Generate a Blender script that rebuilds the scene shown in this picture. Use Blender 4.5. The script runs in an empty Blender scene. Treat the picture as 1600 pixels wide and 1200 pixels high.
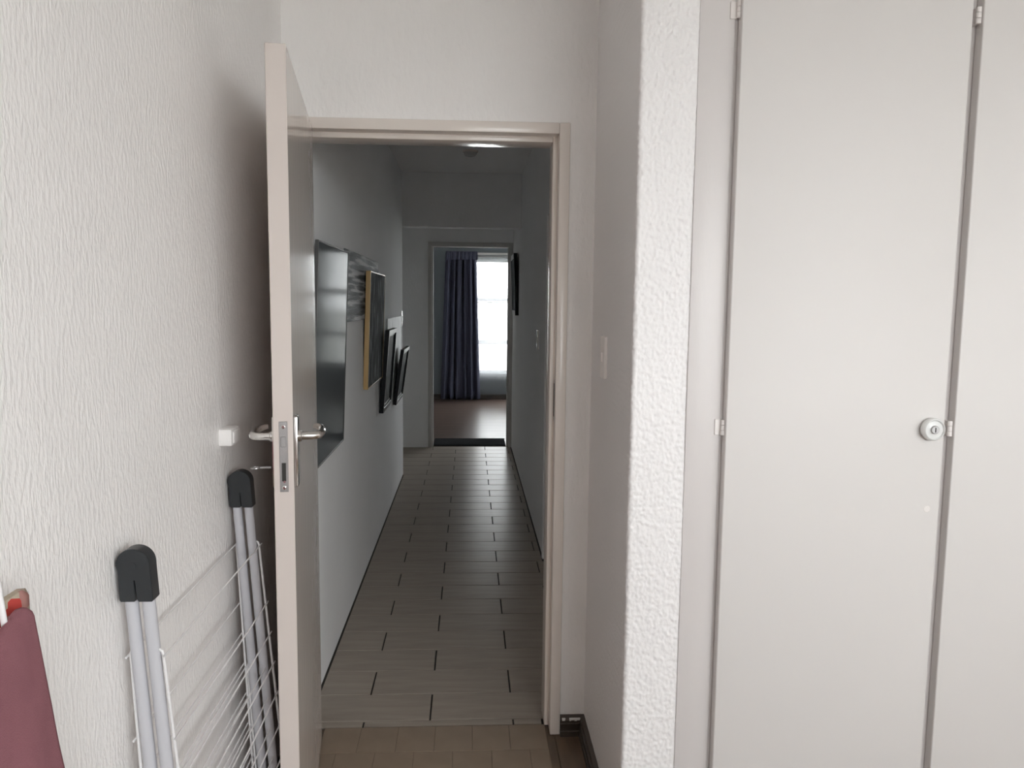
import bpy, bmesh, math, random
from mathutils import Matrix, Vector, noise

random.seed(7)
scene = bpy.context.scene
C = scene.collection
PI = math.pi

# ---------------------------------------------------------------- camera
def cam_matrix(yaw, pitch, roll, loc):
    cy, sy, cp, sp = math.cos(yaw), math.sin(yaw), math.cos(pitch), math.sin(pitch)
    f = Vector((sy*cp, cy*cp, -sp)); r = Vector((cy, -sy, 0)); d = f.cross(r)
    r2 = r*math.cos(roll) - d*math.sin(roll)
    d2 = r*math.sin(roll) + d*math.cos(roll)
    M = Matrix.Identity(4)
    for i in range(3):
        M[i][0], M[i][1], M[i][2], M[i][3] = r2[i], -d2[i], -f[i], loc[i]
    return M
cd = bpy.data.cameras.new('camera'); cam = bpy.data.objects.new('camera', cd); C.objects.link(cam)
cd.sensor_width = 36; cd.lens = 36*1208/1600; cd.clip_start = 0.02; cd.clip_end = 300
cam.matrix_world = cam_matrix(math.radians(3.183), math.radians(6.013), math.radians(.606), (0, 0, 1.5))
scene.camera = cam

# ---------------------------------------------------------------- light: overcast daylight through the windows
w = bpy.data.worlds.new('overcast_sky'); scene.world = w; w.use_nodes = True
bg = w.node_tree.nodes['Background']
bg.inputs[0].default_value = (0.975, 0.97, 1.0, 1); bg.inputs[1].default_value = 6.0
def portal(name, x0, x1, z0, z1, y, facing):
    l = bpy.data.lights.new(name, 'AREA'); l.shape = 'RECTANGLE'; l.size = x1-x0; l.size_y = z1-z0
    l.cycles.is_portal = True
    o = bpy.data.objects.new(name, l); C.objects.link(o)
    o.location = ((x0+x1)/2, y, (z0+z1)/2)
    o.rotation_euler = (PI/2 if facing > 0 else -PI/2, 0, 0)     # facing +1: shines towards +y
    return o
NW = dict(x0=0.60, x1=2.85, z0=1.15, z1=2.45)      # window behind the camera
FW = dict(x0=-0.15, x1=2.55, z0=0.40, z1=2.16)     # window of the far room
REAR_Y, FAR_Y = -1.9, 12.0
portal('window_light_rear', y=REAR_Y-0.16, facing=1, **NW)
SW = dict(y0=-1.70, y1=-0.85, z0=1.30, z1=2.45)     # window of the right-hand wall
sp_ = portal('window_light_side', x0=0, x1=SW['y1']-SW['y0'], z0=SW['z0'], z1=SW['z1'], y=0, facing=1)
sp_.location = (3.16, (SW['y0']+SW['y1'])/2, (SW['z0']+SW['z1'])/2); sp_.rotation_euler = (PI/2, 0, PI/2)
portal('window_light_far', y=FAR_Y+0.16, facing=-1, **FW)
vs = scene.view_settings
vs.view_transform = 'Standard'; vs.look = 'None'; vs.gamma = 1; vs.use_curve_mapping = False
vs.exposure = 1.48
cy = scene.cycles
cy.use_denoising = True; cy.max_bounces = 16; cy.diffuse_bounces = 8; cy.glossy_bounces = 6
cy.transparent_max_bounces = 16; cy.sample_clamp_indirect = 6.0; cy.caustics_reflective = False

# ---------------------------------------------------------------- materials
def mat(name, col, rough=0.5, metal=0.0, spec=0.5, coat=0.0, coat_rough=0.05,
        bump=None, var=None, ramp=None):
    """bump=(scale, detail, stretch xyz, distance); var=(scale, stretch, amount); ramp=(scale, stretch, [(pos,col),..])"""
    m = bpy.data.materials.new(name); m.use_nodes = True
    nt = m.node_tree; N = nt.nodes; L = nt.links
    b = N['Principled BSDF']
    b.inputs['Base Color'].default_value = (*col, 1); b.inputs['Roughness'].default_value = rough
    b.inputs['Metallic'].default_value = metal; b.inputs['Specular IOR Level'].default_value = spec
    b.inputs['Coat Weight'].default_value = coat; b.inputs['Coat Roughness'].default_value = coat_rough
    tc = N.new('ShaderNodeTexCoord')
    def nz(scale, detail, stretch):
        mp = N.new('ShaderNodeMapping'); mp.inputs['Scale'].default_value = stretch
        L.new(tc.outputs['Object'], mp.inputs[0])
        t = N.new('ShaderNodeTexNoise'); t.inputs['Scale'].default_value = scale; t.inputs['Detail'].default_value = detail
        L.new(mp.outputs[0], t.inputs['Vector']); return t
    if ramp or var:
        if ramp:
            t = nz(ramp[0], 5, ramp[1]); stops = ramp[2]
        else:
            t = nz(var[0], 4, var[1]); a = var[2]
            stops = [(0.3, tuple(c*(1-a) for c in col)), (0.7, tuple(min(1, c*(1+a)) for c in col))]
        r = N.new('ShaderNodeValToRGB')
        while len(r.color_ramp.elements) < len(stops): r.color_ramp.elements.new(0.5)
        for e, (p, c) in zip(r.color_ramp.elements, stops): e.position = p; e.color = (*c, 1)
        L.new(t.outputs['Fac'], r.inputs[0]); L.new(r.outputs[0], b.inputs['Base Color'])
    if bump:
        t = nz(bump[0], bump[1], bump[2])
        bp = N.new('ShaderNodeBump'); bp.inputs['Distance'].default_value = bump[3]; bp.inputs['Strength'].default_value = 1
        L.new(t.outputs['Fac'], bp.inputs['Height']); L.new(bp.outputs[0], b.inputs['Normal'])
    return m
WALL = (0.88, 0.86, 0.85)
M = {}
M['plaster'] = mat('plaster_room', WALL, 0.42, spec=0.45, bump=(130, 3, (1, 1, .38), .0028), var=(3, (1, 1, 1), .02))
M['plaster_door'] = mat('plaster_door_wall', WALL, 0.5, bump=(60, 3, (1, 1, .5), .003), var=(3, (1, 1, 1), .02))
M['plaster_nib'] = mat('plaster_nib', (0.80, 0.78, 0.78), 0.5, bump=(150, 3, (1, 1, .7), .0012))
M['plaster_hall'] = mat('plaster_hall', (0.90, 0.905, 0.91), 0.85, spec=.15, bump=(70, 3, (1, 1, .4), .002), var=(2, (1, 1, 1), .02))
M['ceiling'] = mat('ceiling_paint', (0.91, 0.905, 0.90), 0.8)
M['gloss'] = mat('cream_gloss_paint', (0.64, 0.575, 0.54), 0.12, spec=0.5, bump=(25, 2, (1, 1, .3), .0004), var=(2, (1, 1, .5), .015))
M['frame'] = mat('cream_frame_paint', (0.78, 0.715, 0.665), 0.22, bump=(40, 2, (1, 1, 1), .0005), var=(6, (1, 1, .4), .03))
M['wardrobe'] = mat('wardrobe_enamel', (0.655, 0.628, 0.614), 0.55, bump=(30, 2, (1, 1, .4), .0003), var=(1.2, (1, 1, 1), .02))
M['wardrobe_body'] = mat('wardrobe_filler_enamel', (0.635, 0.60, 0.592), 0.4, bump=(60, 2, (1, 1, .3), .0006), var=(2, (1, 1, .5), .03))
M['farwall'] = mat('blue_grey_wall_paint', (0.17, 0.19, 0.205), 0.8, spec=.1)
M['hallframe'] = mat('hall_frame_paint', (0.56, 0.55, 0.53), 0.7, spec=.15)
M['hinge'] = mat('painted_hinge', (0.74, 0.70, 0.68), 0.35)
M['knob'] = mat('white_plastic', (0.70, 0.70, 0.69), 0.25)
M['chrome'] = mat('chrome', (0.72, 0.70, 0.68), 0.12, metal=1)
M['steel'] = mat('worn_steel', (0.42, 0.41, 0.41), 0.4, metal=1, bump=(300, 2, (1, 1, 1), .0003))
M['darkhole'] = mat('dark_slot', (0.03, 0.028, 0.025), 0.7)
M['tile'] = mat('wood_look_tile', (0.33, 0.29, 0.25), 0.29, spec=0.018, ramp=(5, (.7, 6, 1), [(0.3, (.33, .288, .25)), (0.55, (.375, .33, .287)), (0.75, (.41, .36, .315))]), bump=(12, 3, (.6, 9, 1), .0005))
M['grout'] = mat('dark_grout', (0.04, 0.037, 0.034), 0.9)
M['wood'] = mat('dark_parquet', (0.085, 0.05, 0.03), 0.35, ramp=(7, (5, .7, 1), [(0.3, (.11, .075, .05)), (0.7, (.175, .12, .08))]))
M['mat_vinyl'] = mat('brown_vinyl', (0.26, 0.195, 0.14), 0.5, ramp=(8, (1.2, 1, 1), [(0.3, (.235, .175, .125)), (0.7, (.285, .215, .155))]))
M['mat_joint'] = mat('vinyl_joint', (0.19, 0.14, 0.10), 0.6)
M['skirt'] = mat('dark_skirting', (0.05, 0.038, 0.03), 0.4, var=(8, (1, 1, 1), .2))
M['laminate'] = mat('brown_laminate', (0.08, 0.057, 0.048), 0.30, spec=.03, ramp=(3, (.6, 7, 1), [(0.3, (.062, .044, .037)), (0.7, (.098, .072, .062))]))
M['doormat'] = mat('dark_mat', (0.03, 0.031, 0.033), 1.0, spec=0, bump=(400, 2, (1, 1, 1), .003))
M['tube'] = mat('white_enamel_tube', (0.54, 0.54, 0.575), 0.3)
M['wire'] = mat('white_coated_wire', (0.76, 0.75, 0.76), 0.35)
M['cap'] = mat('black_plastic', (0.022, 0.025, 0.028), 0.38)
M['towel'] = mat('dusty_rose_terry', (0.34, 0.15, 0.175), 0.95, spec=0.1, bump=(700, 2, (1, 1, 1), .002), var=(20, (1, 1, 1), .06))
M['navy'] = mat('navy_curtain', (0.085, 0.09, 0.13), 0.8, spec=0.2, bump=(500, 2, (1, 1, 1), .0006))
M['black'] = mat('black_frame', (0.014, 0.016, 0.018), 0.4, spec=.12)
M['oak'] = mat('pale_oak_frame', (0.50, 0.33, 0.14), 0.4, ramp=(10, (2, 2, .4), [(0.3, (.46, .30, .12)), (0.7, (.56, .38, .17))]))
M['silver'] = mat('thin_silver_frame', (0.10, 0.10, 0.10), 0.45, metal=0.3)
M['glassy'] = mat('dark_print_under_glass', (0.10, 0.11, 0.115), 0.11, spec=0.0015)
M['canvas_grey'] = mat('grey_abstract_paint', (.2, .2, .2), 0.6, spec=.1, ramp=(13, (1, .14, 3.0), [(0.36, (.05, .055, .06)), (0.5, (.17, .18, .19)), (0.57, (.62, .63, .64))]), bump=(60, 4, (1, .4, 2), .004))
M['canvas_dark'] = mat('dark_tree_paint', (.05, .06, .06), 0.8, spec=.05, ramp=(7, (1, 5, .9), [(0.42, (.012, .017, .018)), (0.55, (.05, .06, .06)), (0.66, (.30, .32, .32))]))
M['canvas_light'] = mat('light_abstract_paint', (.4, .4, .4), 0.6, ramp=(5, (1, 5, 1.5), [(0.30, (.06, .06, .065)), (0.38, (.50, .51, .53)), (0.7, (.66, .67, .69))]))
M['art_black'] = mat('dark_print', (.03, .035, .04), 0.6, spec=.03, var=(6, (1, 1, 1), .4))
M['white'] = mat('white_switch_plastic', (0.80, 0.79, 0.77), 0.25)
M['switch_cream'] = mat('cream_switch_plastic', (0.84, 0.80, 0.78), 0.35)
M['corner'] = mat('white_rail_glint', (0.85, 0.85, 0.84), 0.5)  # painted reflection of the far window on glossy picture rails
M['ground'] = mat('pale_paving', (0.36, 0.36, 0.34), 0.9, var=(2, (1, 1, 1), .15))
M['alu'] = mat('window_frame_paint', (0.55, 0.56, 0.57), 0.4)
M['bar'] = mat('burglar_bar_paint', (0.30, 0.30, 0.30), 0.5)
M['opal'] = mat('opal_glass', (0.62, 0.62, 0.61), 0.15)

def thin_glass():
    m = bpy.data.materials.new('window_glass'); m.use_nodes = True; nt = m.node_tree; nt.nodes.clear()
    o = nt.nodes.new('ShaderNodeOutputMaterial'); mx = nt.nodes.new('ShaderNodeMixShader')
    t = nt.nodes.new('ShaderNodeBsdfTransparent'); g = nt.nodes.new('ShaderNodeBsdfGlossy'); g.inputs['Roughness'].default_value = .02
    t.inputs[0].default_value = (.94, .96, .95, 1); mx.inputs[0].default_value = .06
    nt.links.new(t.outputs[0], mx.inputs[1]); nt.links.new(g.outputs[0], mx.inputs[2]); nt.links.new(mx.outputs[0], o.inputs[0]); return m
def sheer():
    m = bpy.data.materials.new('sheer_voile'); m.use_nodes = True; nt = m.node_tree; nt.nodes.clear()
    o = nt.nodes.new('ShaderNodeOutputMaterial'); mx = nt.nodes.new('ShaderNodeMixShader'); m2 = nt.nodes.new('ShaderNodeMixShader')
    t = nt.nodes.new('ShaderNodeBsdfTransparent'); tr = nt.nodes.new('ShaderNodeBsdfTranslucent'); d = nt.nodes.new('ShaderNodeBsdfDiffuse')
    tr.inputs[0].default_value = (.80, .81, .82, 1); d.inputs[0].default_value = (.45, .46, .47, 1)
    m2.inputs[0].default_value = .45; mx.inputs[0].default_value = .27
    nt.links.new(tr.outputs[0], m2.inputs[1]); nt.links.new(d.outputs[0], m2.inputs[2])
    nt.links.new(t.outputs[0], mx.inputs[1]); nt.links.new(m2.outputs[0], mx.inputs[2]); nt.links.new(mx.outputs[0], o.inputs[0]); return m
def patchwork():
    m = mat('patterned_cotton', (.5, .4, .35), .9, spec=.1); nt = m.node_tree; N = nt.nodes; L = nt.links
    tc = N.new('ShaderNodeTexCoord'); v = N.new('ShaderNodeTexVoronoi'); v.inputs['Scale'].default_value = 38
    r = N.new('ShaderNodeValToRGB'); r.color_ramp.interpolation = 'CONSTANT'
    cols = [(0, (.46, .39, .31)), (.3, (.42, .22, .2)), (.45, (.5, .07, .06)), (.58, (.48, .4, .33)), (.72, (.62, .16, .06)), (.86, (.6, .38, .16))]
    while len(r.color_ramp.elements) < len(cols): r.color_ramp.elements.new(.5)
    for e, (p, c) in zip(r.color_ramp.elements, cols): e.position = p; e.color = (*c, 1)
    s = N.new('ShaderNodeSeparateColor')
    L.new(tc.outputs['Object'], v.inputs['Vector']); L.new(v.outputs['Color'], s.inputs[0]); L.new(s.outputs[0], r.inputs[0])
    L.new(r.outputs[0], N['Principled BSDF'].inputs['Base Color']); return m
M['glass'] = thin_glass(); M['sheer'] = sheer(); M['patch'] = patchwork()

# ---------------------------------------------------------------- mesh helpers
class MB:
    def __init__(s): s.v = []; s.f = []; s.smooth = False
    def box(s, x0, x1, y0, y1, z0, z1):
        n = len(s.v)
        s.v += [(x, y, z) for z in (z0, z1) for y in (y0, y1) for x in (x0, x1)]
        s.f += [tuple(n+i for i in q) for q in ((0, 2, 3, 1), (4, 5, 7, 6), (0, 1, 5, 4), (2, 6, 7, 3), (0, 4, 6, 2), (1, 3, 7, 5))]
        return s
    def bbox(s, x0, x1, y0, y1, z0, z1, b=.002, seg=2):
        bm = bmesh.new(); bmesh.ops.create_cube(bm, size=1)
        for v in bm.verts: v.co = Vector(((x0+x1)/2+v.co.x*(x1-x0), (y0+y1)/2+v.co.y*(y1-y0), (z0+z1)/2+v.co.z*(z1-z0)))
        bmesh.ops.bevel(bm, geom=bm.edges[:], offset=b, segments=seg, affect='EDGES', profile=.5)
        return s.add_bm(bm)
    def add_bm(s, bm):
        n = len(s.v); bm.verts.index_update()
        s.v += [tuple(v.co) for v in bm.verts]; s.f += [tuple(n+v.index for v in f.verts) for f in bm.faces]; bm.free(); return s
    def tube(s, pts, r, n=10, caps=True):
        pts = [Vector(p) for p in pts]; base = len(s.v); up = None
        for i, p in enumerate(pts):
            t = (pts[min(i+1, len(pts)-1)]-pts[max(i-1, 0)]).normalized()
            if up is None: up = t.orthogonal().normalized()
            up = (up-t*up.dot(t)).normalized(); b = t.cross(up)
            rr = r[i] if isinstance(r, (list, tuple)) else r
            for k in range(n):
                a = 2*PI*k/n; s.v.append(tuple(p+up*(rr*math.cos(a))+b*(rr*math.sin(a))))
        for i in range(len(pts)-1):
            for k in range(n):
                a, c = base+i*n+k, base+i*n+(k+1) % n
                s.f.append((a, c, c+n, a+n))
        if caps:
            s.f.append(tuple(base+k for k in range(n))[::-1]); s.f.append(tuple(base+(len(pts)-1)*n+k for k in range(n)))
        return s
    def prism(s, poly, axis, a, b):
        """poly of (u,v) extruded along axis ('x': (y,z), 'y': (x,z), 'z': (x,y)) from a to b"""
        n = len(s.v); k = len(poly)
        P = {'x': lambda u, v, t: (t, u, v), 'y': lambda u, v, t: (u, t, v), 'z': lambda u, v, t: (u, v, t)}[axis]
        s.v += [P(u, v, a) for u, v in poly]+[P(u, v, b) for u, v in poly]
        s.f += [(n+i, n+(i+1) % k, n+k+(i+1) % k, n+k+i) for i in range(k)]
        s.f += [tuple(n+i for i in range(k))[::-1], tuple(n+k+i for i in range(k))]
        return s
    def lathe(s, prof, axis_o, axis, n=32):
        """prof [(r, h)...] revolved about axis ('y','z','x') at origin axis_o"""
        base = len(s.v); o = Vector(axis_o)
        for r, h in prof:
            for k in range(n):
                a = 2*PI*k/n; c, d = r*math.cos(a), r*math.sin(a)
                s.v.append(tuple(o+Vector({'y': (c, h, d), 'z': (c, d, h), 'x': (h, c, d)}[axis])))
        for i in range(len(prof)-1):
            for k in range(n):
                a, c = base+i*n+k, base+i*n+(k+1) % n
                s.f.append((a, c, c+n, a+n))
        s.f.append(tuple(base+k for k in range(n))); s.f.append(tuple(base+(len(prof)-1)*n+k for k in range(n)))
        return s
    def grid(s, fn, nu, nv):
        b = len(s.v)
        s.v += [fn(i/nu, j/nv) for j in range(nv+1) for i in range(nu+1)]
        s.f += [(b+j*(nu+1)+i, b+j*(nu+1)+i+1, b+(j+1)*(nu+1)+i+1, b+(j+1)*(nu+1)+i) for j in range(nv) for i in range(nu)]
        return s
    def mesh(s, name, m, smooth=False):
        me = bpy.data.meshes.new(name); me.from_pydata(s.v, [], s.f); me.materials.append(m)
        bm = bmesh.new(); bm.from_mesh(me); bmesh.ops.recalc_face_normals(bm, faces=bm.faces[:]); bm.to_mesh(me); bm.free()
        if smooth:
            me.shade_smooth(); bm = bmesh.new(); bm.from_mesh(me)
            for e in bm.edges: e.smooth = not (len(e.link_faces) == 2 and e.calc_face_angle() > math.radians(38 if smooth == 'auto' else 60))
            bm.to_mesh(me); bm.free()
        return me
    def build(s, name, m, parent=None, smooth=False, at=None):
        o = bpy.data.objects.new(name, s.mesh(name, m, smooth)); C.objects.link(o); o.parent = parent
        if at: o.location = at
        return o
def tag(o, label, cat, group=None, kind=None):
    o['label'] = label; o['category'] = cat
    if group: o['group'] = group
    if kind: o['kind'] = kind
    return o
def empty(name, loc=(0, 0, 0), rot=(0, 0, 0)):
    o = bpy.data.objects.new(name, None); C.objects.link(o); o.location = loc; o.rotation_euler = rot; o.empty_display_size = .1; return o
def copy_obj(o, parent, loc=None):
    c = o.copy(); C.objects.link(c); c.parent = parent
    if loc is not None: c.location = loc
    return c
def struct(name, mb, m, label, cat, smooth=False):
    return tag(mb.build(name, m, None, smooth), label, cat, kind='structure')

# ---------------------------------------------------------------- dimensions
H = 2.585                       # ceiling
LX, RX = -0.592, 3.0           # near room left and right wall
DY0, DY1 = 2.55, 2.69           # wall with the near doorway
OX0, OX1, OZ = -0.547, 0.286, 2.040   # doorway rebate
HL, HR = -0.574, 0.44           # corridor walls
HEND = 6.69                     # end of the corridor's left wall, beam
FY0, FY1 = 7.93, 8.05           # wall with the far doorway
FOX0, FOX1, FOZ = -0.385, 0.405, 2.055
NX0, NX1, NY = 0.406, 0.547, 1.905    # nib wall

def wall_with_hole(mb, x0, x1, y0, y1, z1, hx0, hx1, hz0, hz1):
    mb.box(x0, hx0, y0, y1, 0, z1); mb.box(hx1, x1, y0, y1, 0, z1)
    mb.box(hx0, hx1, y0, y1, hz1, z1)
    if hz0 > 0: mb.box(hx0, hx1, y0, y1, 0, hz0)
    return mb

# ---------------------------------------------------------------- near room shell
struct('wall_left', MB().box(LX-.15, LX, REAR_Y-.2, DY1, 0, H), M['plaster'], 'rough white plastered wall beside the open door and drying rack', 'wall')
struct('wall_right', MB().box(RX, RX+.15, REAR_Y-.2, SW['y0'], 0, H).box(RX, RX+.15, SW['y1'], DY1, 0, H).box(RX, RX+.15, SW['y0'], SW['y1'], 0, SW['z0']).box(RX, RX+.15, SW['y0'], SW['y1'], SW['z1'], H), M['plaster_door'], 'white plastered side wall of the room past the wardrobe', 'wall')
struct('wall_back', wall_with_hole(MB(), LX, RX, DY0, DY1, H, OX0-.02, OX1+.02, 0, OZ+.02), M['plaster_door'], 'white plastered wall around the near doorway', 'wall')
struct('wall_rear', wall_with_hole(MB(), LX-.15, RX+.15, REAR_Y-.2, REAR_Y, H, NW['x0'], NW['x1'], NW['z0'], NW['z1']), M['plaster_door'], 'white plastered wall with the window facing the wardrobe', 'wall')
struct('ceiling_room', MB().box(LX-.15, RX+.15, REAR_Y-.2, DY1, H, H+.1), M['ceiling'], 'white ceiling of the room with the wardrobe', 'ceiling')

# nib wall: coarse hand-thrown plaster, really displaced
def nib():
    prof = []
    n = 22
    for i in range(n): prof.append((NX0, DY0-(DY0-(NY+.03))*i/n, 0.35))
    for i in range(6): prof.append((NX0, NY+.03-(.018)*i/6, 0.5+.08*i))
    r = .010
    for i in range(5):
        a = PI/2*i/4; prof.append((NX0+r-r*math.cos(a), NY+r-r*math.sin(a), 1))
    k = 46
    for i in range(1, k+1): prof.append((NX0+r+(NX1-NX0-r)*i/k, NY, 1))
    prof.append((NX1, NY+.08, 0))
    nz = 860; mb = MB()
    for j in range(nz+1):
        z = H*j/nz
        for i, (x, y, a) in enumerate(prof):
            d1 = noise.noise(Vector((x*130, y*130, z*95))); d2 = noise.noise(Vector((x*230+5, y*230, z*170)))
            d0 = noise.noise(Vector((x*6, y*6, z*2.4+3)))
            d = a*(.0022*d1+.0013*d2+.003*d0)
            nx, ny = (-1, 0) if i < n+6 else (0, -1)
            if n+6 <= i < n+11: nx, ny = -.7, -.7
            mb.v.append((x+nx*d, y+ny*d, z))
    w = len(prof)
    for j in range(nz):
        for i in range(w-1): mb.f.append((j*w+i, j*w+i+1, (j+1)*w+i+1, (j+1)*w+i))
    return mb
nb = nib()
me = bpy.data.meshes.new('wall_nib'); me.from_pydata(nb.v, [], nb.f); me.materials.append(M['plaster_nib']); me.shade_smooth()
o = bpy.data.objects.new('wall_nib', me); C.objects.link(o)
tag(o, 'stub wall with coarse bright white plaster on its end, beside the wardrobe', 'wall', kind='structure')

# near room floor: dark parquet strips
fl = struct('floor', MB().box(LX-.15, RX+.15, REAR_Y-.2, 2.612, -.1, -.004), M['mat_joint'], 'dark brown strip parquet floor of the room', 'floor')
pw, pl = .0895, .90
def slab(w, l, h=.012, c=.0012):
    bm = bmesh.new(); bmesh.ops.create_cube(bm, size=1)
    for v in bm.verts: v.co = Vector((v.co.x*w, v.co.y*l, (v.co.z-.5)*h))
    bmesh.ops.bevel(bm, geom=[e for e in bm.edges if all(v.co.z > -.001 for v in e.verts)], offset=c, segments=1, affect='EDGES')
    return MB().add_bm(bm)
plank_me = {}
x = LX; col = 0
while x < RX-.02:
    y = REAR_Y - (col % 3)*.3
    while y < DY0-.01:
        a, b = max(y, REAR_Y), min(y+pl, DY0)
        if b-a > .05:
            key = round(b-a, 3)
            if key not in plank_me: plank_me[key] = slab(pw-.0015, b-a-.0015).mesh('plank', M['wood'])
            p = bpy.data.objects.new('plank', plank_me[key]); C.objects.link(p); p.parent = fl
            p.location = (min(x, RX-pw)+pw/2, (a+b)/2, 0)
        y += pl
    x += pw; col += 1

# skirting
def skirt_poly(s=1):
    return [(0, 0), (.020, 0), (.020, .018), (.017, .021), (.017, .026), (.019, .029), (.019, .046), (.015, .049), (.015, .054), (.017, .058), (.014, .068), (.006, .071), (0, .072)]
struct('baseboard_back', MB().prism([(DY0-u, v) for u, v in skirt_poly()], 'x', OX1+.036, NX0-.003), M['skirt'], 'short dark grooved skirting between door frame and stub wall', 'skirting', smooth='auto')
struct('baseboard_nib', MB().prism([(NX0-u, v) for u, v in skirt_poly()], 'y', NY+.01, DY0), M['skirt'], 'dark grooved skirting along the stub wall', 'skirting', smooth='auto')
struct('baseboard_left', MB().prism([(LX+u, v) for u, v in skirt_poly()], 'y', REAR_Y, DY0), M['skirt'], 'dark grooved skirting along the rough left wall', 'skirting', smooth='auto')
pd = MB()
for px, sx in ((.333, .006), (.356, .004), (.366, .008), (.375, .005), (.384, .007)):
    pd.bbox(px-sx, px+sx, DY0-.017, DY0-.0135, .055+random.random()*.004, .067, .0012, 1)
spl = pd.build('paint_splash', M['white'], bpy.data.objects['baseboard_back']); spl['label'] = 'white paint spots'

# rear window (behind the camera)
def window(name, d, y, label, transoms, mullions, bars=False):
    s = 1 if y > 0 else -1
    root = tag(empty(name, ((d['x0']+d['x1'])/2, y, d['z0'])), label, 'window', kind='structure')
    def loc(mb): mb.v = [(a-root.location.x, b-root.location.y, c-root.location.z) for a, b, c in mb.v]; return mb
    x0, x1, z0, z1 = d['x0'], d['x1'], d['z0'], d['z1']; t = .045
    f = MB().box(x0, x0+t, y-.02, y+.03, z0, z1).box(x1-t, x1, y-.02, y+.03, z0, z1).box(x0+t, x1-t, y-.02, y+.03, z0, z0+t).box(x0+t, x1-t, y-.02, y+.03, z1-t, z1)
    loc(f).build('window_frame', M['alu'], root)
    for mx in mullions: loc(MB().box(mx-.018, mx+.018, y-.015, y+.025, z0+t, z1-t)).build('mullion', M['alu'], root)
    xs = [x0+t]+[v for m_ in mullions for v in (m_-.018, m_+.018)]+[x1-t]
    for tz in transoms:
        for i in range(0, len(xs), 2): loc(MB().box(xs[i], xs[i+1], y-.015, y+.025, tz-.026, tz+.026)).build('transom', M['alu'], root)
    zs = [z0+t]+[v for m_ in sorted(transoms) for v in (m_-.02, m_+.02)]+[z1-t]
    for i in range(0, len(xs), 2):
        for j in range(0, len(zs), 2):
            loc(MB().box(xs[i], xs[i+1], y+.002, y+.006, zs[j], zs[j+1])).build('pane', M['glass'], root)
    return root, loc
window('window_1', NW, REAR_Y-.10, 'wide window with three lights opposite the wardrobe', [], [1.35, 2.1])

w3 = tag(empty('window_3', (RX+.08, SW['y0'], SW['z0'])), 'two-light side window of the room with the wardrobe', 'window', kind='structure')
wy, wz = SW['y1']-SW['y0'], SW['z1']-SW['z0']
MB().box(-.03, .03, 0, .045, 0, wz).box(-.03, .03, wy-.045, wy, 0, wz).box(-.03, .03, .045, wy-.045, 0, .045).box(-.03, .03, .045, wy-.045, wz-.045, wz).build('window_frame', M['alu'], w3)
MB().box(-.025, .025, wy/2-.02, wy/2+.02, .045, wz-.045).build('mullion', M['alu'], w3)
for a_, b_ in ((.045, wy/2-.02), (wy/2+.02, wy-.045)): MB().box(-.002, .002, a_, b_, .045, wz-.045).build('pane', M['glass'], w3)

# ---------------------------------------------------------------- near door frame (pressed steel, painted cream)
fr = tag(empty('trim_1', (0, DY0, 0)), 'cream painted door frame around the near doorway', 'door frame', kind='structure')
def rel(mb, o): mb.v = [(a-o.location.x, b-o.location.y, c-o.location.z) for a, b, c in mb.v]; return mb
FA = .035
def jamb(x, s):   # s=+1 right, -1 left
    lo, hi = sorted((x, x+s*FA)); a = MB().bbox(lo, hi, DY0-.012, DY1+.004, 0.004, OZ+FA, .003)
    lo, hi = sorted((x-s*.016, x+s*.004)); a.bbox(lo, hi, DY0+.036, DY1-.004, 0.012, OZ+.004, .003); return a
rel(jamb(OX1, 1), fr).build('jamb', M['frame'], fr, 'auto'); rel(jamb(OX0, -1), fr).build('jamb', M['frame'], fr, 'auto')
hd = MB().bbox(OX0, OX1, DY0-.012, DY1+.004, OZ, OZ+FA, .003)
hd.bbox(OX0+.016, OX1-.016, DY0+.036, DY1-.004, OZ-.018, OZ+.004, .003)
rel(hd, fr).build('head', M['frame'], fr, 'auto')
sp = rel(MB().bbox(OX1-.0012, OX1+.002, DY0+.010, DY0+.032, 1.105, 1.245, .001, 1), fr).build('strike_plate', M['steel'], fr)
rel(MB().box(OX1-.0022, OX1+.001, DY0+.014, DY0+.026, 1.12, 1.232), fr).build('strike_slot', M['darkhole'], sp).parent = fr

# ---------------------------------------------------------------- door_1: open leaf, hinged at the left jamb
ang = math.atan2(-.9916, .129)
d1 = tag(empty('door_1', (-0.499, 2.545, 0), (0, 0, ang)), 'cream glossy flush door standing wide open against the left wall', 'door', kind='structure')
LW, LT, LB, LH = .813, .044, .012, 2.044
MB().bbox(0, LW, -LT, 0, LB, LH, .0015, 1).build('door_leaf', M['gloss'], d1, 'auto')
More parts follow.
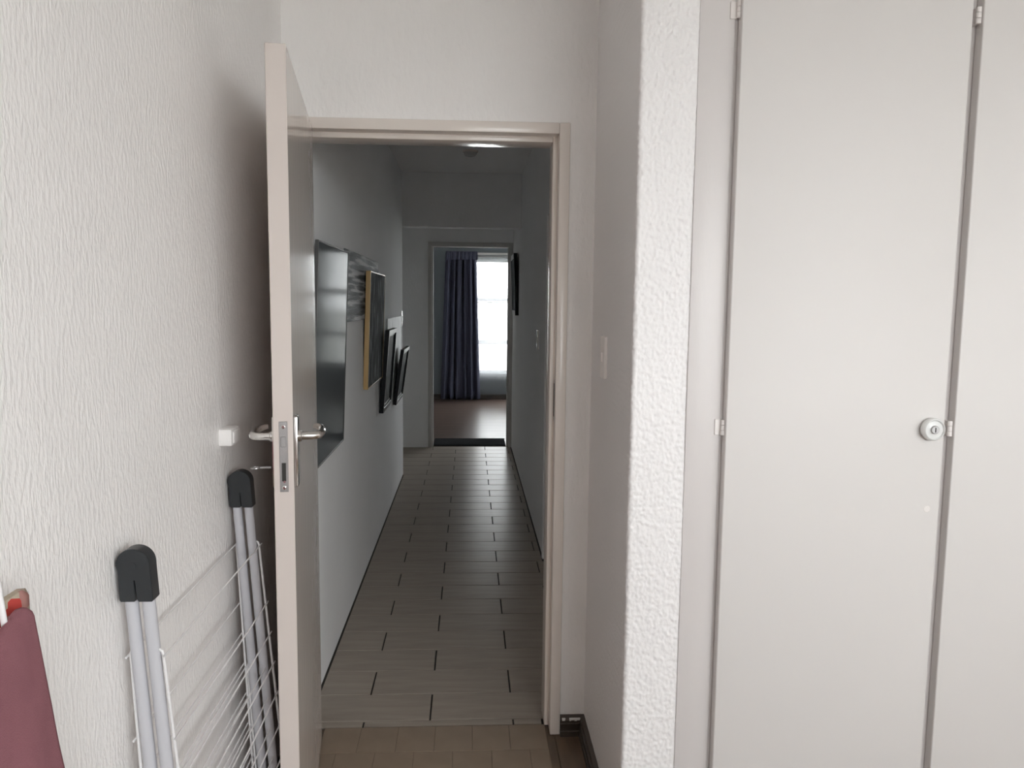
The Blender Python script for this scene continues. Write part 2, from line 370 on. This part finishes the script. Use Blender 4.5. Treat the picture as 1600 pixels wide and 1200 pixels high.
# lock face on the free edge
zl0, zl1 = 1.069, 1.230
lk = MB().bbox(LW-.002, LW+.0012, -.031, -.012, zl0, zl1, .0008, 1).build('lock_face', M['steel'], d1)
lt = MB().bbox(LW, LW+.003, -.0275, -.0155, 1.172, 1.196, .001, 1).build('latch_bolt', M['steel'], d1)
MB().box(LW+.0005, LW+.0018, -.026, -.017, 1.094, 1.136).build('deadbolt_slot', M['darkhole'], d1)
for z in (1.218, 1.079):
    MB().lathe([(.0045, 0), (.0045, .0018), (.003, .0024)], (LW+.0008, -.0215, z), 'x', 14).build('screw', M['chrome'], d1)
MB().lathe([(.0028, 0), (.0026, .0012)], (LW+.001, -.0205, 1.113-.02), 'x', 10).build('screw', M['chrome'], d1)
def escutcheon(side):
    y0, y1 = (0, .009) if side > 0 else (-LT-.0025, -LT)
    MB().bbox(LW-.052, LW-.008, y0, y1, 1.078, 1.240, .003, 2).build('backplate', M['chrome'], d1, 'auto')
    s = side; yb = y1 if s > 0 else y0
    xc, zc = LW-.030, 1.192
    pts = [(xc, yb, zc), (xc, yb+s*.030, zc), (xc-.004, yb+s*.040, zc), (xc-.014, yb+s*.046, zc), (xc-.05, yb+s*.048, zc), (xc-.085, yb+s*.047, zc), (xc-.105, yb+s*.043, zc+.001), (xc-.115, yb+s*.036, zc+.003), (xc-.118, yb+s*.026, zc+.004)]
    MB().tube(pts, [.0095, .0092, .0092, .0095, .0098, .0098, .0092, .008, .006], 14).build('lever_handle', M['chrome'], d1, 'auto')
    MB().lathe([(.0135, 0), (.013, s*.006), (.0105, s*.008)], (xc, yb, zc), 'y', 20).build('rose', M['chrome'], d1, 'auto')
escutcheon(1); escutcheon(-1)
ky = MB().tube([(LW-.030, -LT-.009, 1.120), (LW-.030, -LT-.034, 1.120)], .003, 8)
ky.tube([(LW-.030+.009*math.cos(a), -LT-.043+.009*math.sin(a), 1.120) for a in [2*PI*i/14 for i in range(15)]], .002, 6, False)
kk = ky.build('key', M['steel'], d1)
for z in (.25, 1.05, 1.80):
    MB().tube([(-.005, -.026, z-.05), (-.005, -.026, z+.05)], .007, 12).build('hinge', M['frame'], d1, 'auto')

# door stop on the left wall
ds = tag(empty('door_stop', (LX, 1.878, 1.173)), 'small wall-coloured block door stop on the rough wall above the drying rack', 'door stop')
MB().bbox(-.004, .030, -.034, .034, -.021, .021, .006, 2).build('block', M['plaster_door'], ds, 'auto')
MB().bbox(.026, .034, -.026, .026, -.015, .015, .004, 2).build('buffer', M['plaster_door'], ds, 'auto')

# light switch on the stub wall
sw = tag(empty('light_switch', (NX0, 2.295, 1.34)), 'cream light switch on the stub wall beside the near doorway', 'switch')
MB().bbox(-.009, .002, -.036, .036, -.062, .062, .002).build('switch_plate', M['switch_cream'], sw, 'auto')
MB().bbox(-.014, -.006, -.008, .008, -.014, .014, .002).build('rocker', M['switch_cream'], sw, 'auto')

# floor mat in the doorway
fm = tag(empty('floor_mat', (0, 0, 0)), 'brown vinyl mat printed with wood blocks lying before the doorway', 'mat')
mx0, mx1, my0, my1 = -.500, .275, 1.80, 2.606
MB().bbox(mx0, mx1, my0, my1, 0, .0042, .001, 1).build('mat_sheet', M['mat_joint'], fm)
bwid, bdep = .129, .155
blk = slab(bwid-.002, bdep-.002, .004, .0006); cache = {}
j = 0; y1 = my1
while y1 > my0+.02:
    y0 = max(y1-bdep, my0); x = mx0-(.065 if j % 2 else 0.0)
    while x < mx1-.01:
        a, b = max(x, mx0), min(x+bwid, mx1)
        if b-a > .015:
            key = (round(b-a, 3), round(y1-y0, 3))
            if key not in cache: cache[key] = slab(b-a-.002, y1-y0-.002, .004, .0006).mesh('vinyl_block', M['mat_vinyl'])
            p = bpy.data.objects.new('vinyl_block', cache[key]); C.objects.link(p); p.parent = fm; p.location = ((a+b)/2, (y0+y1)/2, .0055)
        x += bwid
    y1 -= bdep; j += 1

# ---------------------------------------------------------------- wardrobe
wd = tag(empty('wardrobe', (1.5, NY, 0)), 'cream built-in wardrobe with flush doors beside the stub wall', 'wardrobe')
WX1 = RX
def W(mb): return rel(mb, wd)
W(MB().box(NX1+.001, WX1, NY, DY0-.01, 0.0, H)).build('carcass', M['wardrobe_body'], wd)
W(MB().bbox(NX1-.001, .632, NY-.004, NY+.01, 0.08, H, .002)).build('filler_panel', M['wardrobe_body'], wd, 'auto')
doors = [(.640, 1.204), (1.230, 1.800), (1.826, 2.40), (2.426, 2.985)]
DT = .030
def hinge(x, z, par):
    MBp = MB().bbox(x-.021, x-.004, NY-.0075, NY-.003, z-.020, z+.020, .001, 1)
    for k in range(3):
        z0 = z-.0195+k*.0132
        MBp.tube([(x-.002, NY-.0135, z0), (x-.002, NY-.0135, z0+.0122)], .0058, 12)
    W(MBp).build('hinge', M['hinge'], par, 'auto')
def hinge_gap(x, z, par):
    MBp = MB()
    MBp.bbox(x-.014, x-.001, NY-.016, NY-.001, z-.019, z+.019, .001, 1)
    for k in range(3):
        z0 = z-.0195+k*.0132
        MBp.tube([(x-.008, NY-.022, z0), (x-.008, NY-.022, z0+.0122)], .0065, 12)
    W(MBp).build('hinge', M['hinge'], par, 'auto')
for i, (a, b) in enumerate(doors):
    dr = W(MB().bbox(a, b, NY-DT, NY-.001, .10, 2.46, .0035, 3)).build('door', M['wardrobe'], wd, 'auto')
    for z in (.19, 1.193, 2.200):
        (hinge if i == 0 else hinge_gap)(a, z, dr)
    if i == 0:
        kx, kz = 1.165, 1.194
        kb = W(MB().lathe([(.0225, 0), (.0265, -.004), (.029, -.012), (.0285, -.020), (.0265, -.0245), (.0245, -.0255), (.0235, -.0235), (.022, -.021), (.010, -.0215), (.0085, -.0225)], (kx, NY-DT+.001, kz), 'y', 40)).build('knob', M['knob'], dr, True)
        W(MB().lathe([(.0105, .002), (.0103, -.0035), (.0092, -.0045)], (kx, NY-DT-.021, kz), 'y', 20)).build('lock_cylinder', M['steel'], dr, 'auto')
        W(MB().box(kx-.0012, kx+.0012, NY-DT-.0262, NY-DT-.0250, kz-.006, kz+.006)).build('keyhole', M['darkhole'], dr)
# small chip of bare paint on the door
W(MB().lathe([(.009, 0), (.008, -.0005)], (1.172, NY-DT-.0001, .985), 'y', 9)).build('filler_patch', M['hinge'], wd)

# ---------------------------------------------------------------- corridor
tag(MB().box(HL-.13, HL, DY1, HEND, 0, H).build('wall_hall_left', M['plaster_hall']), 'dim white corridor wall hung with pictures', 'wall', kind='structure')
PX = -1.5
RDY0, RDY1, RDZ = 3.50, 4.43, 2.02
hr = MB().box(HR, HR+.14, DY1, RDY0, 0, H).box(HR, HR+.14, RDY1, FY0, 0, H).box(HR, HR+.14, RDY0, RDY1, RDZ, H)
struct('wall_hall_right', hr, M['plaster_hall'], 'dim white corridor wall opposite the pictures', 'wall')
struct('wall_hall_end', wall_with_hole(MB(), PX, HR+.14, FY0, FY1, H, FOX0-.01, FOX1+.01, 0, FOZ+.01), M['plaster_hall'], 'dim wall at the corridor end around the far doorway', 'wall')
struct('wall_passage_left', MB().box(PX-.12, PX, HEND-.13, FY1, 0, H).box(PX, HL-.13, HEND-.13, HEND, 0, H), M['plaster_hall'], 'dim wall of the side passage past the pictures', 'wall')
struct('ceiling_hall', MB().box(PX-.1, HR+.14, DY1, FY1, H, H+.1), M['ceiling'], 'dim corridor ceiling', 'ceiling')
struct('beam_1', MB().bbox(HL-.02, HR, HEND, HEND+.12, 2.13, H, .006, 2), M['plaster_hall'], 'plastered beam crossing the corridor below the ceiling', 'beam')
# side doorway on the right wall
t3 = tag(empty('trim_3', (HR, RDY1, 0)), 'painted frame of the side doorway in the corridor wall', 'door frame', kind='structure')
for y0, y1 in ((RDY1-.03, RDY1+.006), (RDY0-.006, RDY0+.03)):
    rel(MB().bbox(HR-.008, HR+.10, y0, y1, 0, RDZ+.006, .003), t3).build('jamb', M['plaster_hall'], t3)
rel(MB().bbox(HR-.008, HR+.10, RDY0+.03, RDY1-.03, RDZ-.03, RDZ+.006, .003), t3).build('head', M['plaster_hall'], t3)
d3 = tag(empty('door_3', (HR+.07, RDY0+.03, 0)), 'closed plain side door set back in the corridor wall', 'door', kind='structure')
rel(MB().bbox(HR+.065, HR+.105, RDY0+.03, RDY1-.03, .008, RDZ-.03, .002), d3).build('door_leaf', M['frame'], d3)
rel(MB().tube([(HR+.066, RDY0+.10, 1.02), (HR+.03, RDY0+.10, 1.02), (HR+.03, RDY0+.20, 1.02)], .009, 10), d3).build('lever_handle', M['chrome'], d3, 'auto')

# tiles
ft = struct('floor_hall', MB().box(PX, HR+.10, 2.612, FY1, -.1, -.0065), M['grout'], 'grey-brown staggered plank tiles on the corridor floor', 'floor')
TP, TL, J = .190, .535, .0066
tcache = {}
def tile(a, b, y0, y1):
    key = (round(b-a, 3), round(y1-y0, 3))
    if key not in tcache: tcache[key] = slab(b-a-J, y1-y0-J*.85, .012, .0009).mesh('tile', M['tile'])
    p = bpy.data.objects.new('tile', tcache[key]); C.objects.link(p); p.parent = ft
    p.location = ((a+b)/2, (y0+y1)/2, random.uniform(-.0004, .0004))
def row(y0, y1, start, xa, xb):
    x = start
    while x > xa: x -= TL
    while x < xb:
        a, b = max(x, xa), min(x+TL, xb)
        if b-a > .02: tile(a, b, y0, y1)
        x += TL
row(2.6155, 2.658, .164, OX0+.018, OX1-.018)
y = 2.658; k = 0
while y < FY1-.08:
    y1 = min(y+TP, FY0+.075); ym = (y+y1)/2
    xa = HL+.006 if ym < HEND else PX+.01
    xb = HR+.064 if RDY0+.03 < ym < RDY1-.03 else HR-.006
    row(y, y1, -.136 if k % 2 == 0 else .164, xa, xb if ym < FY0 else FOX1)
    y += TP; k += 1

# far door frame
t2 = tag(empty('trim_2', (0, FY0, 0)), 'painted frame of the far doorway at the corridor end', 'door frame', kind='structure')
def fj(x, s):
    lo, hi = sorted((x, x+s*.036)); return MB().bbox(lo, hi, FY0-.010, FY1+.01, 0, FOZ+.045, .003).bbox(min(x-s*.014, x+s*.002), max(x-s*.014, x+s*.002), FY0+.03, FY1-.02, 0, FOZ, .003)
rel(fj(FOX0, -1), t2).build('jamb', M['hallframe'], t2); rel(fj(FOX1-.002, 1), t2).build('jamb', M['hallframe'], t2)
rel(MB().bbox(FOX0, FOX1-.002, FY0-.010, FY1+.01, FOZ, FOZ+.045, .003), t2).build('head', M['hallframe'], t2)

# ceiling lamp, unlit
cl = tag(empty('ceiling_lamp', (0.0, 5.72, H)), 'small unlit opal ceiling lamp in the corridor', 'lamp')
MB().lathe([(.055, 0), (.055, -.012), (.05, -.014)], (0, 0, 0), 'z', 28).build('lamp_base', M['frame'], cl, 'auto')
MB().lathe([(.048, -.013), (.046, -.025), (.036, -.036), (.018, -.042), (.004, -.043)], (0, 0, 0), 'z', 28).build('lamp_shade', M['opal'], cl, True)

# ---------------------------------------------------------------- pictures
def picture(name, label, y0, y1, z0, hgt, lean, t, fw, fmat, amat, group=None, side=-1, cat='picture', step=False, recess=.004):
    """side -1: hangs on the corridor's left wall facing +x; +1: on the right wall facing -x"""
    xw = HL if side < 0 else HR
    root = tag(empty(name, (xw, y0, z0), (0, -side*lean, 0)), label, cat, group)
    s = -side; wdt = y1-y0
    def bx(mb, a, b, c, d, e, f): lo, hi = sorted((s*a, s*b)); mb.bbox(lo, hi, c, d, e, f, .0012, 1)
    if fw > 0:
        for (c, d, e, f) in ((0, fw, 0, hgt), (wdt-fw, wdt, 0, hgt)):
            m_ = MB(); bx(m_, 0, t, c, d, e, f); m_.build('frame_stile', fmat, root)
        for (e, f) in ((0, fw), (hgt-fw, hgt)):
            m_ = MB(); bx(m_, 0, t, fw, wdt-fw, e, f); m_.build('frame_rail', fmat, root)
        if step:
            g = fw; q = fw*.45
            m_ = MB()
            for (c, d, e, f) in ((g, g+q, g, hgt-g), (wdt-g-q, wdt-g, g, hgt-g), (g+q, wdt-g-q, g, g+q), (g+q, wdt-g-q, hgt-g-q, hgt-g)): bx(m_, 0, t-.008, c, d, e, f)
            m_.build('frame_slip', fmat, root)
    m_ = MB(); a0 = max(fw-.002, 0)
    bx(m_, .002, t-recess if fw else t, a0, wdt-a0, a0, hgt-a0); m_.build('picture_panel', amat, root)
    return root
picture('framed_picture', 'tall glazed picture with thin silver frame, next to the open door', 2.78, 3.467, .876, .838, .039, .012, .007, M['silver'], M['glassy'], recess=.002)
picture('canvas_painting', 'wide grey abstract canvas behind the pale wooden framed picture', 3.58, 4.86, 1.402, .335, .004, .010, 0, None, M['canvas_grey'], cat='painting')
picture('framed_picture', 'dark picture in a pale wooden frame overlapping the grey canvas', 4.20, 4.915, 1.022, .64, .034, .026, .007, M['oak'], M['canvas_dark'], recess=.001)
picture('canvas_painting', 'light grey abstract canvas behind the two black frames', 5.40, 6.46, .86, .52, .003, .008, 0, None, M['canvas_light'], cat='painting')
picture('framed_picture', 'larger black framed picture between the wooden frame and the small black frame', 4.92, 5.42, .79, .53, .082, .028, .030, M['black'], M['art_black'], step=True, recess=.012)
picture('framed_picture', 'smaller black framed picture hanging lowest beside the passage corner', 5.81, 6.36, .725, .42, .146, .026, .028, M['black'], M['art_black'], step=True, recess=.012)
rp = picture('framed_picture', 'dark picture with window glints painted white on its top and bottom rails, on the wall opposite the others', 6.96, 7.50, 1.385, .555, .035, .030, .045, M['black'], M['art_black'], side=1)
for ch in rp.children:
    if ch.name.startswith('frame_rail'): ch.data.materials[0] = M['corner']; ch['label'] = 'rail coloured white as a window glint'  # window glint on the glossy rails put into their colour as white

def wall_switch(loc, side, label):
    o = tag(empty('light_switch', loc), label, 'switch'); s = -side
    def bx(a, b, c, d, e, f): lo, hi = sorted((s*a, s*b)); return MB().bbox(lo, hi, c, d, e, f, .002)
    bx(-.001, .009, -.036, .036, -.06, .06).build('switch_plate', M['white'], o, 'auto')
    bx(.006, .013, -.012, .012, -.02, .02).build('rocker', M['white'], o, 'auto')
wall_switch((HL, 6.56, 1.36), -1, 'white light switch on the corridor wall above the smaller black frame')
wall_switch((HR, 4.93, 1.265), 1, 'light switch on the corridor wall beside the side door')

# ---------------------------------------------------------------- far room
FX0, FX1 = -2.5, 2.8
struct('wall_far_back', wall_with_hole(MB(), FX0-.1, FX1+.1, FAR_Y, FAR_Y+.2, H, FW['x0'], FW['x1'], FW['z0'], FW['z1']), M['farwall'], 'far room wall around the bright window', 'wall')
struct('wall_far_left', MB().box(FX0-.1, FX0, FY1, FAR_Y, 0, H), M['plaster_hall'], 'far room side wall towards the dark curtain', 'wall')
struct('wall_far_right', MB().box(FX1, FX1+.1, FY1, FAR_Y, 0, H), M['plaster_hall'], 'far room side wall past the window', 'wall')
struct('wall_far_front', MB().box(FX0-.1, PX, FY0, FY1, 0, H).box(HR+.14, FX1+.1, FY0, FY1, 0, H), M['plaster_hall'], 'far room wall facing its window', 'wall')
struct('ceiling_far', MB().box(FX0-.1, FX1+.1, FY1, FAR_Y+.2, H, H+.1), M['ceiling'], 'far room ceiling', 'ceiling')
struct('floor_far', MB().box(FX0-.1, FX1+.1, FY1-.045, FAR_Y+.2, -.1, 0), M['laminate'], 'glossy brown laminate floor of the far room', 'floor')
struct('baseboard_far', MB().prism([(FAR_Y-u, v) for u, v in skirt_poly()], 'x', FX0, FX1), M['skirt'], 'dark skirting below the far window', 'skirting')
dm = MB().bbox(FOX0+.014, FOX1-.018, FY1-.04, 8.42, 0, .009, .003, 1)
tag(dm.build('door_mat', M['doormat']), 'dark mat lying in the far doorway', 'mat')
win2, loc2 = window('window_2', FW, FAR_Y+.10, 'tall bright window of the far room behind a sheer curtain', [1.54, .887], [.80, 1.65])
for zz in (1.50, .86):
    loc2(MB().tube([(FW['x0'], FAR_Y+.055, zz), (FW['x1'], FAR_Y+.055, zz)], .009, 8)).build('burglar_bar', M['bar'], win2)
sc_ = MB()
for i in range(9):
    cx = .12+.2*i
    sc_.tube([(cx+.06*math.sin(a)*(.4+.6*a/6), FAR_Y+.055, 1.50-.006-.055*(1-math.cos(a))*.5) for a in [6.28*j/16 for j in range(17)]], .005, 6)
loc2(sc_).build('scroll_ornament', M['bar'], win2)
# curtains
def drape(x0t, x1t, x0b, x1b, z0, z1, y, folds, amp, seed, nu=180, nv=26):
    rnd = random.Random(seed); ph = [rnd.uniform(0, 6.28) for _ in range(4)]
    def fn(u, v):
        a, b = x0b+(x0t-x0b)*v, x1b+(x1t-x1b)*v
        x = a+(b-a)*u+.010*math.sin(2*PI*folds*.5*u+ph[1]+1.2*v)
        A = amp*(.35+.65*min(1, (1-v)*6+.25))
        yy = y+A*math.sin(2*PI*folds*u+ph[0]+.7*math.sin(3*u+ph[2]+v))+.4*A*math.sin(2*PI*folds*1.7*u+ph[3]+1.5*v)
        return (x, yy, z0+(z1-z0)*v)
    return MB().grid(fn, nu, nv)
cu = tag(empty('curtain', (-.13, FAR_Y-.12, 0)), 'long dark navy curtain drawn aside at the far window', 'curtain')
o = rel(drape(-.355, .110, -.435, .172, .012, 2.235, FAR_Y-.13, 6, .042, 3), cu).build('curtain_fabric', M['navy'], cu, True)
md = o.modifiers.new('thickness', 'SOLIDIFY'); md.thickness = .003
o2 = rel(drape(-.352, .112, -.352, .112, 2.135, 2.262, FAR_Y-.155, 15, .008, 5, 160, 6), cu).build('curtain_heading', M['navy'], cu, True)
md = o2.modifiers.new('thickness', 'SOLIDIFY'); md.thickness = .004
sn = tag(drape(-.12, 2.0, -.12, 2.0, .06, 2.19, FAR_Y-.050, 26, .014, 9, 420, 8).build('sheer_curtain', M['sheer'], None, True), 'white sheer curtain glowing in front of the far window', 'curtain')
rl = tag(empty('curtain_rail', (.8, FAR_Y-.09, 2.27)), 'white double curtain rail above the far window', 'curtain rail')
rel(MB().bbox(-.35, 2.15, FAR_Y-.085, FAR_Y-.068, 2.215, 2.250, .003), rl).build('rail', M['hallframe'], rl)
rel(MB().bbox(-.35, 2.15, FAR_Y-.065, FAR_Y-.045, 2.185, 2.205, .003), rl).build('rail', M['bar'], rl)
for xx in (-.2, .9, 2.1): rel(MB().box(xx-.015, xx+.015, FAR_Y-.1, FAR_Y+.001, 2.195, 2.225), rl).build('bracket', M['frame'], rl)

# ---------------------------------------------------------------- folded clothes airer leaning on the left wall
ar = tag(empty('clothes_airer', (-.49, 1.6, 0)), 'folded white wire clothes airer with black caps leaning behind the door', 'clothes airer')
def A(mb): return rel(mb, ar)
EY = (1.30, 1.90)
xt = lambda z: -.557+(1.0-z)*.066
cap_me = None
for y in EY:
    for s in (-1, 1):
        A(MB().tube([(xt(z)+s*.0140, y, z) for z in (.015, .5, 1.03)], .0108, 16)).build('leg', M['tube'], ar, 'auto')
    tilt = .066
    cx, cz, rr = xt(1.055), 1.056, .0280
    poly = [(cx+rr*math.cos(PI*i/20), cz+rr*math.sin(PI*i/20)) for i in range(21)]
    poly += [(xt(1.03)-.0268, 1.046), (xt(.995)-.0275, .996), (xt(.994)-.0255, .993), (xt(.994)-.0035, .993), (xt(.997)-.0012, .998), (xt(1.03)-.0008, 1.030)]
    poly += [(xt(1.03)+.0008, 1.030), (xt(.997)+.0012, .998), (xt(.994)+.0035, .993), (xt(.994)+.0255, .993), (xt(.995)+.0275, .996), (xt(1.03)+.0268, 1.046)]
    bm = bmesh.new(); vv = [bm.verts.new((u, y-.0145, v)) for u, v in poly]; f_ = bm.faces.new(vv)
    ex = bmesh.ops.extrude_face_region(bm, geom=[f_]); bmesh.ops.translate(bm, verts=[q for q in ex['geom'] if isinstance(q, bmesh.types.BMVert)], vec=(0, .029, 0))
    bmesh.ops.recalc_face_normals(bm, faces=bm.faces[:])
    caps_e = [e for e in bm.edges if abs(e.verts[0].co.y-e.verts[1].co.y) < 1e-6]
    bmesh.ops.bevel(bm, geom=caps_e, offset=.0018, segments=2, affect='EDGES', clamp_overlap=True)
    c = MB().add_bm(bm)
    c.lathe([(.006, -.0158), (.0055, -.0150), (.0055, -.013)], (xt(1.055), y, 1.055), 'y', 14)
    A(c).build('cap', M['cap'], ar, 'auto')
for s in (-1, 1):   # cross bars joining each leg pair near the floor
    A(MB().tube([(xt(.07)+s*.0140, EY[0], .07), (xt(.07)+s*.0140, EY[1], .07)], .009, 12)).build('cross_bar', M['tube'], ar, 'auto')
rod_me = MB().tube([(0, -.312, 0), (0, .312, 0)], .0019, 7).mesh('rod', M['wire'], True)
def wing(x0, slope, ztop, zbot, first_gap, out):
    xf = lambda z: x0+(ztop-z)*slope
    for y in (EY[0]-.002, EY[1]+.002):
        hk = [(xf(ztop)-out*.012, y, ztop-.028), (xf(ztop)-out*.012, y, ztop-.006), (xf(ztop)-out*.0105, y, ztop+.001), (xf(ztop)-out*.006, y, ztop+.004), (xf(ztop)-out*.0015, y, ztop+.001), (xf(ztop-.006), y, ztop-.006)]
        A(MB().tube(hk+[(xf(z), y, z) for z in [ztop-.1-(ztop-.1-zbot)*q/6 for q in range(7)]], .0027, 8)).build('side_wire', M['wire'], ar, 'auto')
    z = ztop-.006; i = 0
    while z > zbot:
        r = bpy.data.objects.new('rod', rod_me); C.objects.link(r); r.parent = ar
        r.location = Vector((xf(z)+out*.004, 1.6, z))-ar.location
        z -= first_gap if i == 0 else .079; i += 1
wing(-.521, .085, .900, .10, .150, 1)
wing(-.575, .043, .900, .10, .150, -1)
wing(-.513, .060, .585, .10, .079, 1)
wing(-.556, .050, .585, .10, .079, -1)

# ---------------------------------------------------------------- second airer with laundry, at the picture's left edge
a2 = tag(empty('drying_stand', (-.49, .6, 0)), 'thin white wire drying stand holding the pink towel against the wall', 'drying stand')
x2 = lambda z: -.505+(1.17-z)*.10
for y in (.836, .12):
    rel(MB().tube([(x2(z), y, z) for z in (0.005, .6, 1.17, 1.98)], .0034, 10), a2).build('post', M['wire'], a2, True)
RT = Vector((.287, -.958, 0)); RN = Vector((.958, .287, 0)); R0 = Vector((-.507, .878, 1.138))
rel(MB().tube([R0, R0+RT*.80], .004, 10), a2).build('rail', M['wire'], a2, True)
rel(MB().tube([(-.535, .935, 1.146), (-.535, .10, 1.146)], .004, 10), a2).build('rail', M['wire'], a2, True)
for q, y in ((R0+RT*.05, .836), (R0+RT*.78, .12)):
    rel(MB().tube([q, (x2(q.z), y, q.z), (-.535, y, 1.146)], .003, 8), a2).build('strut', M['wire'], a2, True)
for z in (.25, .60, .90):
    rel(MB().tube([(x2(z)-.004, .90, z), (x2(z)-.004, .08, z)], .003, 8), a2).build('rail', M['wire'], a2, True)

def towel():
    def fn(u, v):            # u along the rail from its far end, v around the drape: 0 front hem .. 1 back hem
        q = R0+RT*(.004+.56*u); Lf, Lb, r = .46, .26, .010
        t = v*(Lf+Lb+PI*r); al = 0
        if t < Lf:
            d = Lf-t; k = min(1, max(0, (d-.10)/.2)); n_ = r+.115*d*(1-.35*u)+.012*math.sin(11*u+2*d)*min(1, d*6)*u*3*(1-u*.5)
            ph_ = 60*(d*.75-u*.35)
            n_ += .0055*math.sin(ph_)*k*math.exp(-((u-.16)/.13)**2)
            al = .006*math.sin(ph_+1)*k*math.exp(-(u/.25)**2); z = -d
        elif t < Lf+PI*r:
            a = (t-Lf)/r; n_ = r*math.cos(a); z = r*math.sin(a)
        else:
            d = t-Lf-PI*r; n_ = -r+.01*d; z = -d
        return tuple(q+RN*n_+RT*al+Vector((0, 0, z)))
    return MB().grid(fn, 90, 150)
tw = tag(towel().build('towel', M['towel'], None, True), 'dusty pink towel hanging over the thin white wire stand', 'towel')
md = tw.modifiers.new('thickness', 'SOLIDIFY'); md.thickness = .005; md.offset = 0
def cloth():
    def fn(u, v):
        y = .35+(.927-.35)*u; Lf, Lb, r = .30, .22, .007
        t = v*(Lf+Lb+PI*r)
        if t < Lf: d = Lf-t; x = -.535+r+.012*math.sin(20*y)*min(1, 5*d)*.5; z = 1.146-d
        elif t < Lf+PI*r: a = (t-Lf)/r; x = -.535+r*math.cos(a); z = 1.146+r*math.sin(a)
        else: d = t-Lf-PI*r; x = -.535-r; z = 1.146-d
        return (x, y, z)
    return MB().grid(fn, 50, 60)
cl2 = tag(cloth().build('patterned_cloth', M['patch'], None, True), 'orange, red and beige patterned cloth hanging behind the pink towel', 'cloth')
md = cl2.modifiers.new('thickness', 'SOLIDIFY'); md.thickness = .003; md.offset = 0

# ---------------------------------------------------------------- outdoors
struct('ground', MB().box(-60, 60, -60, 70, -.30, -.15), M['ground'], 'pale paving outside the windows', 'ground')
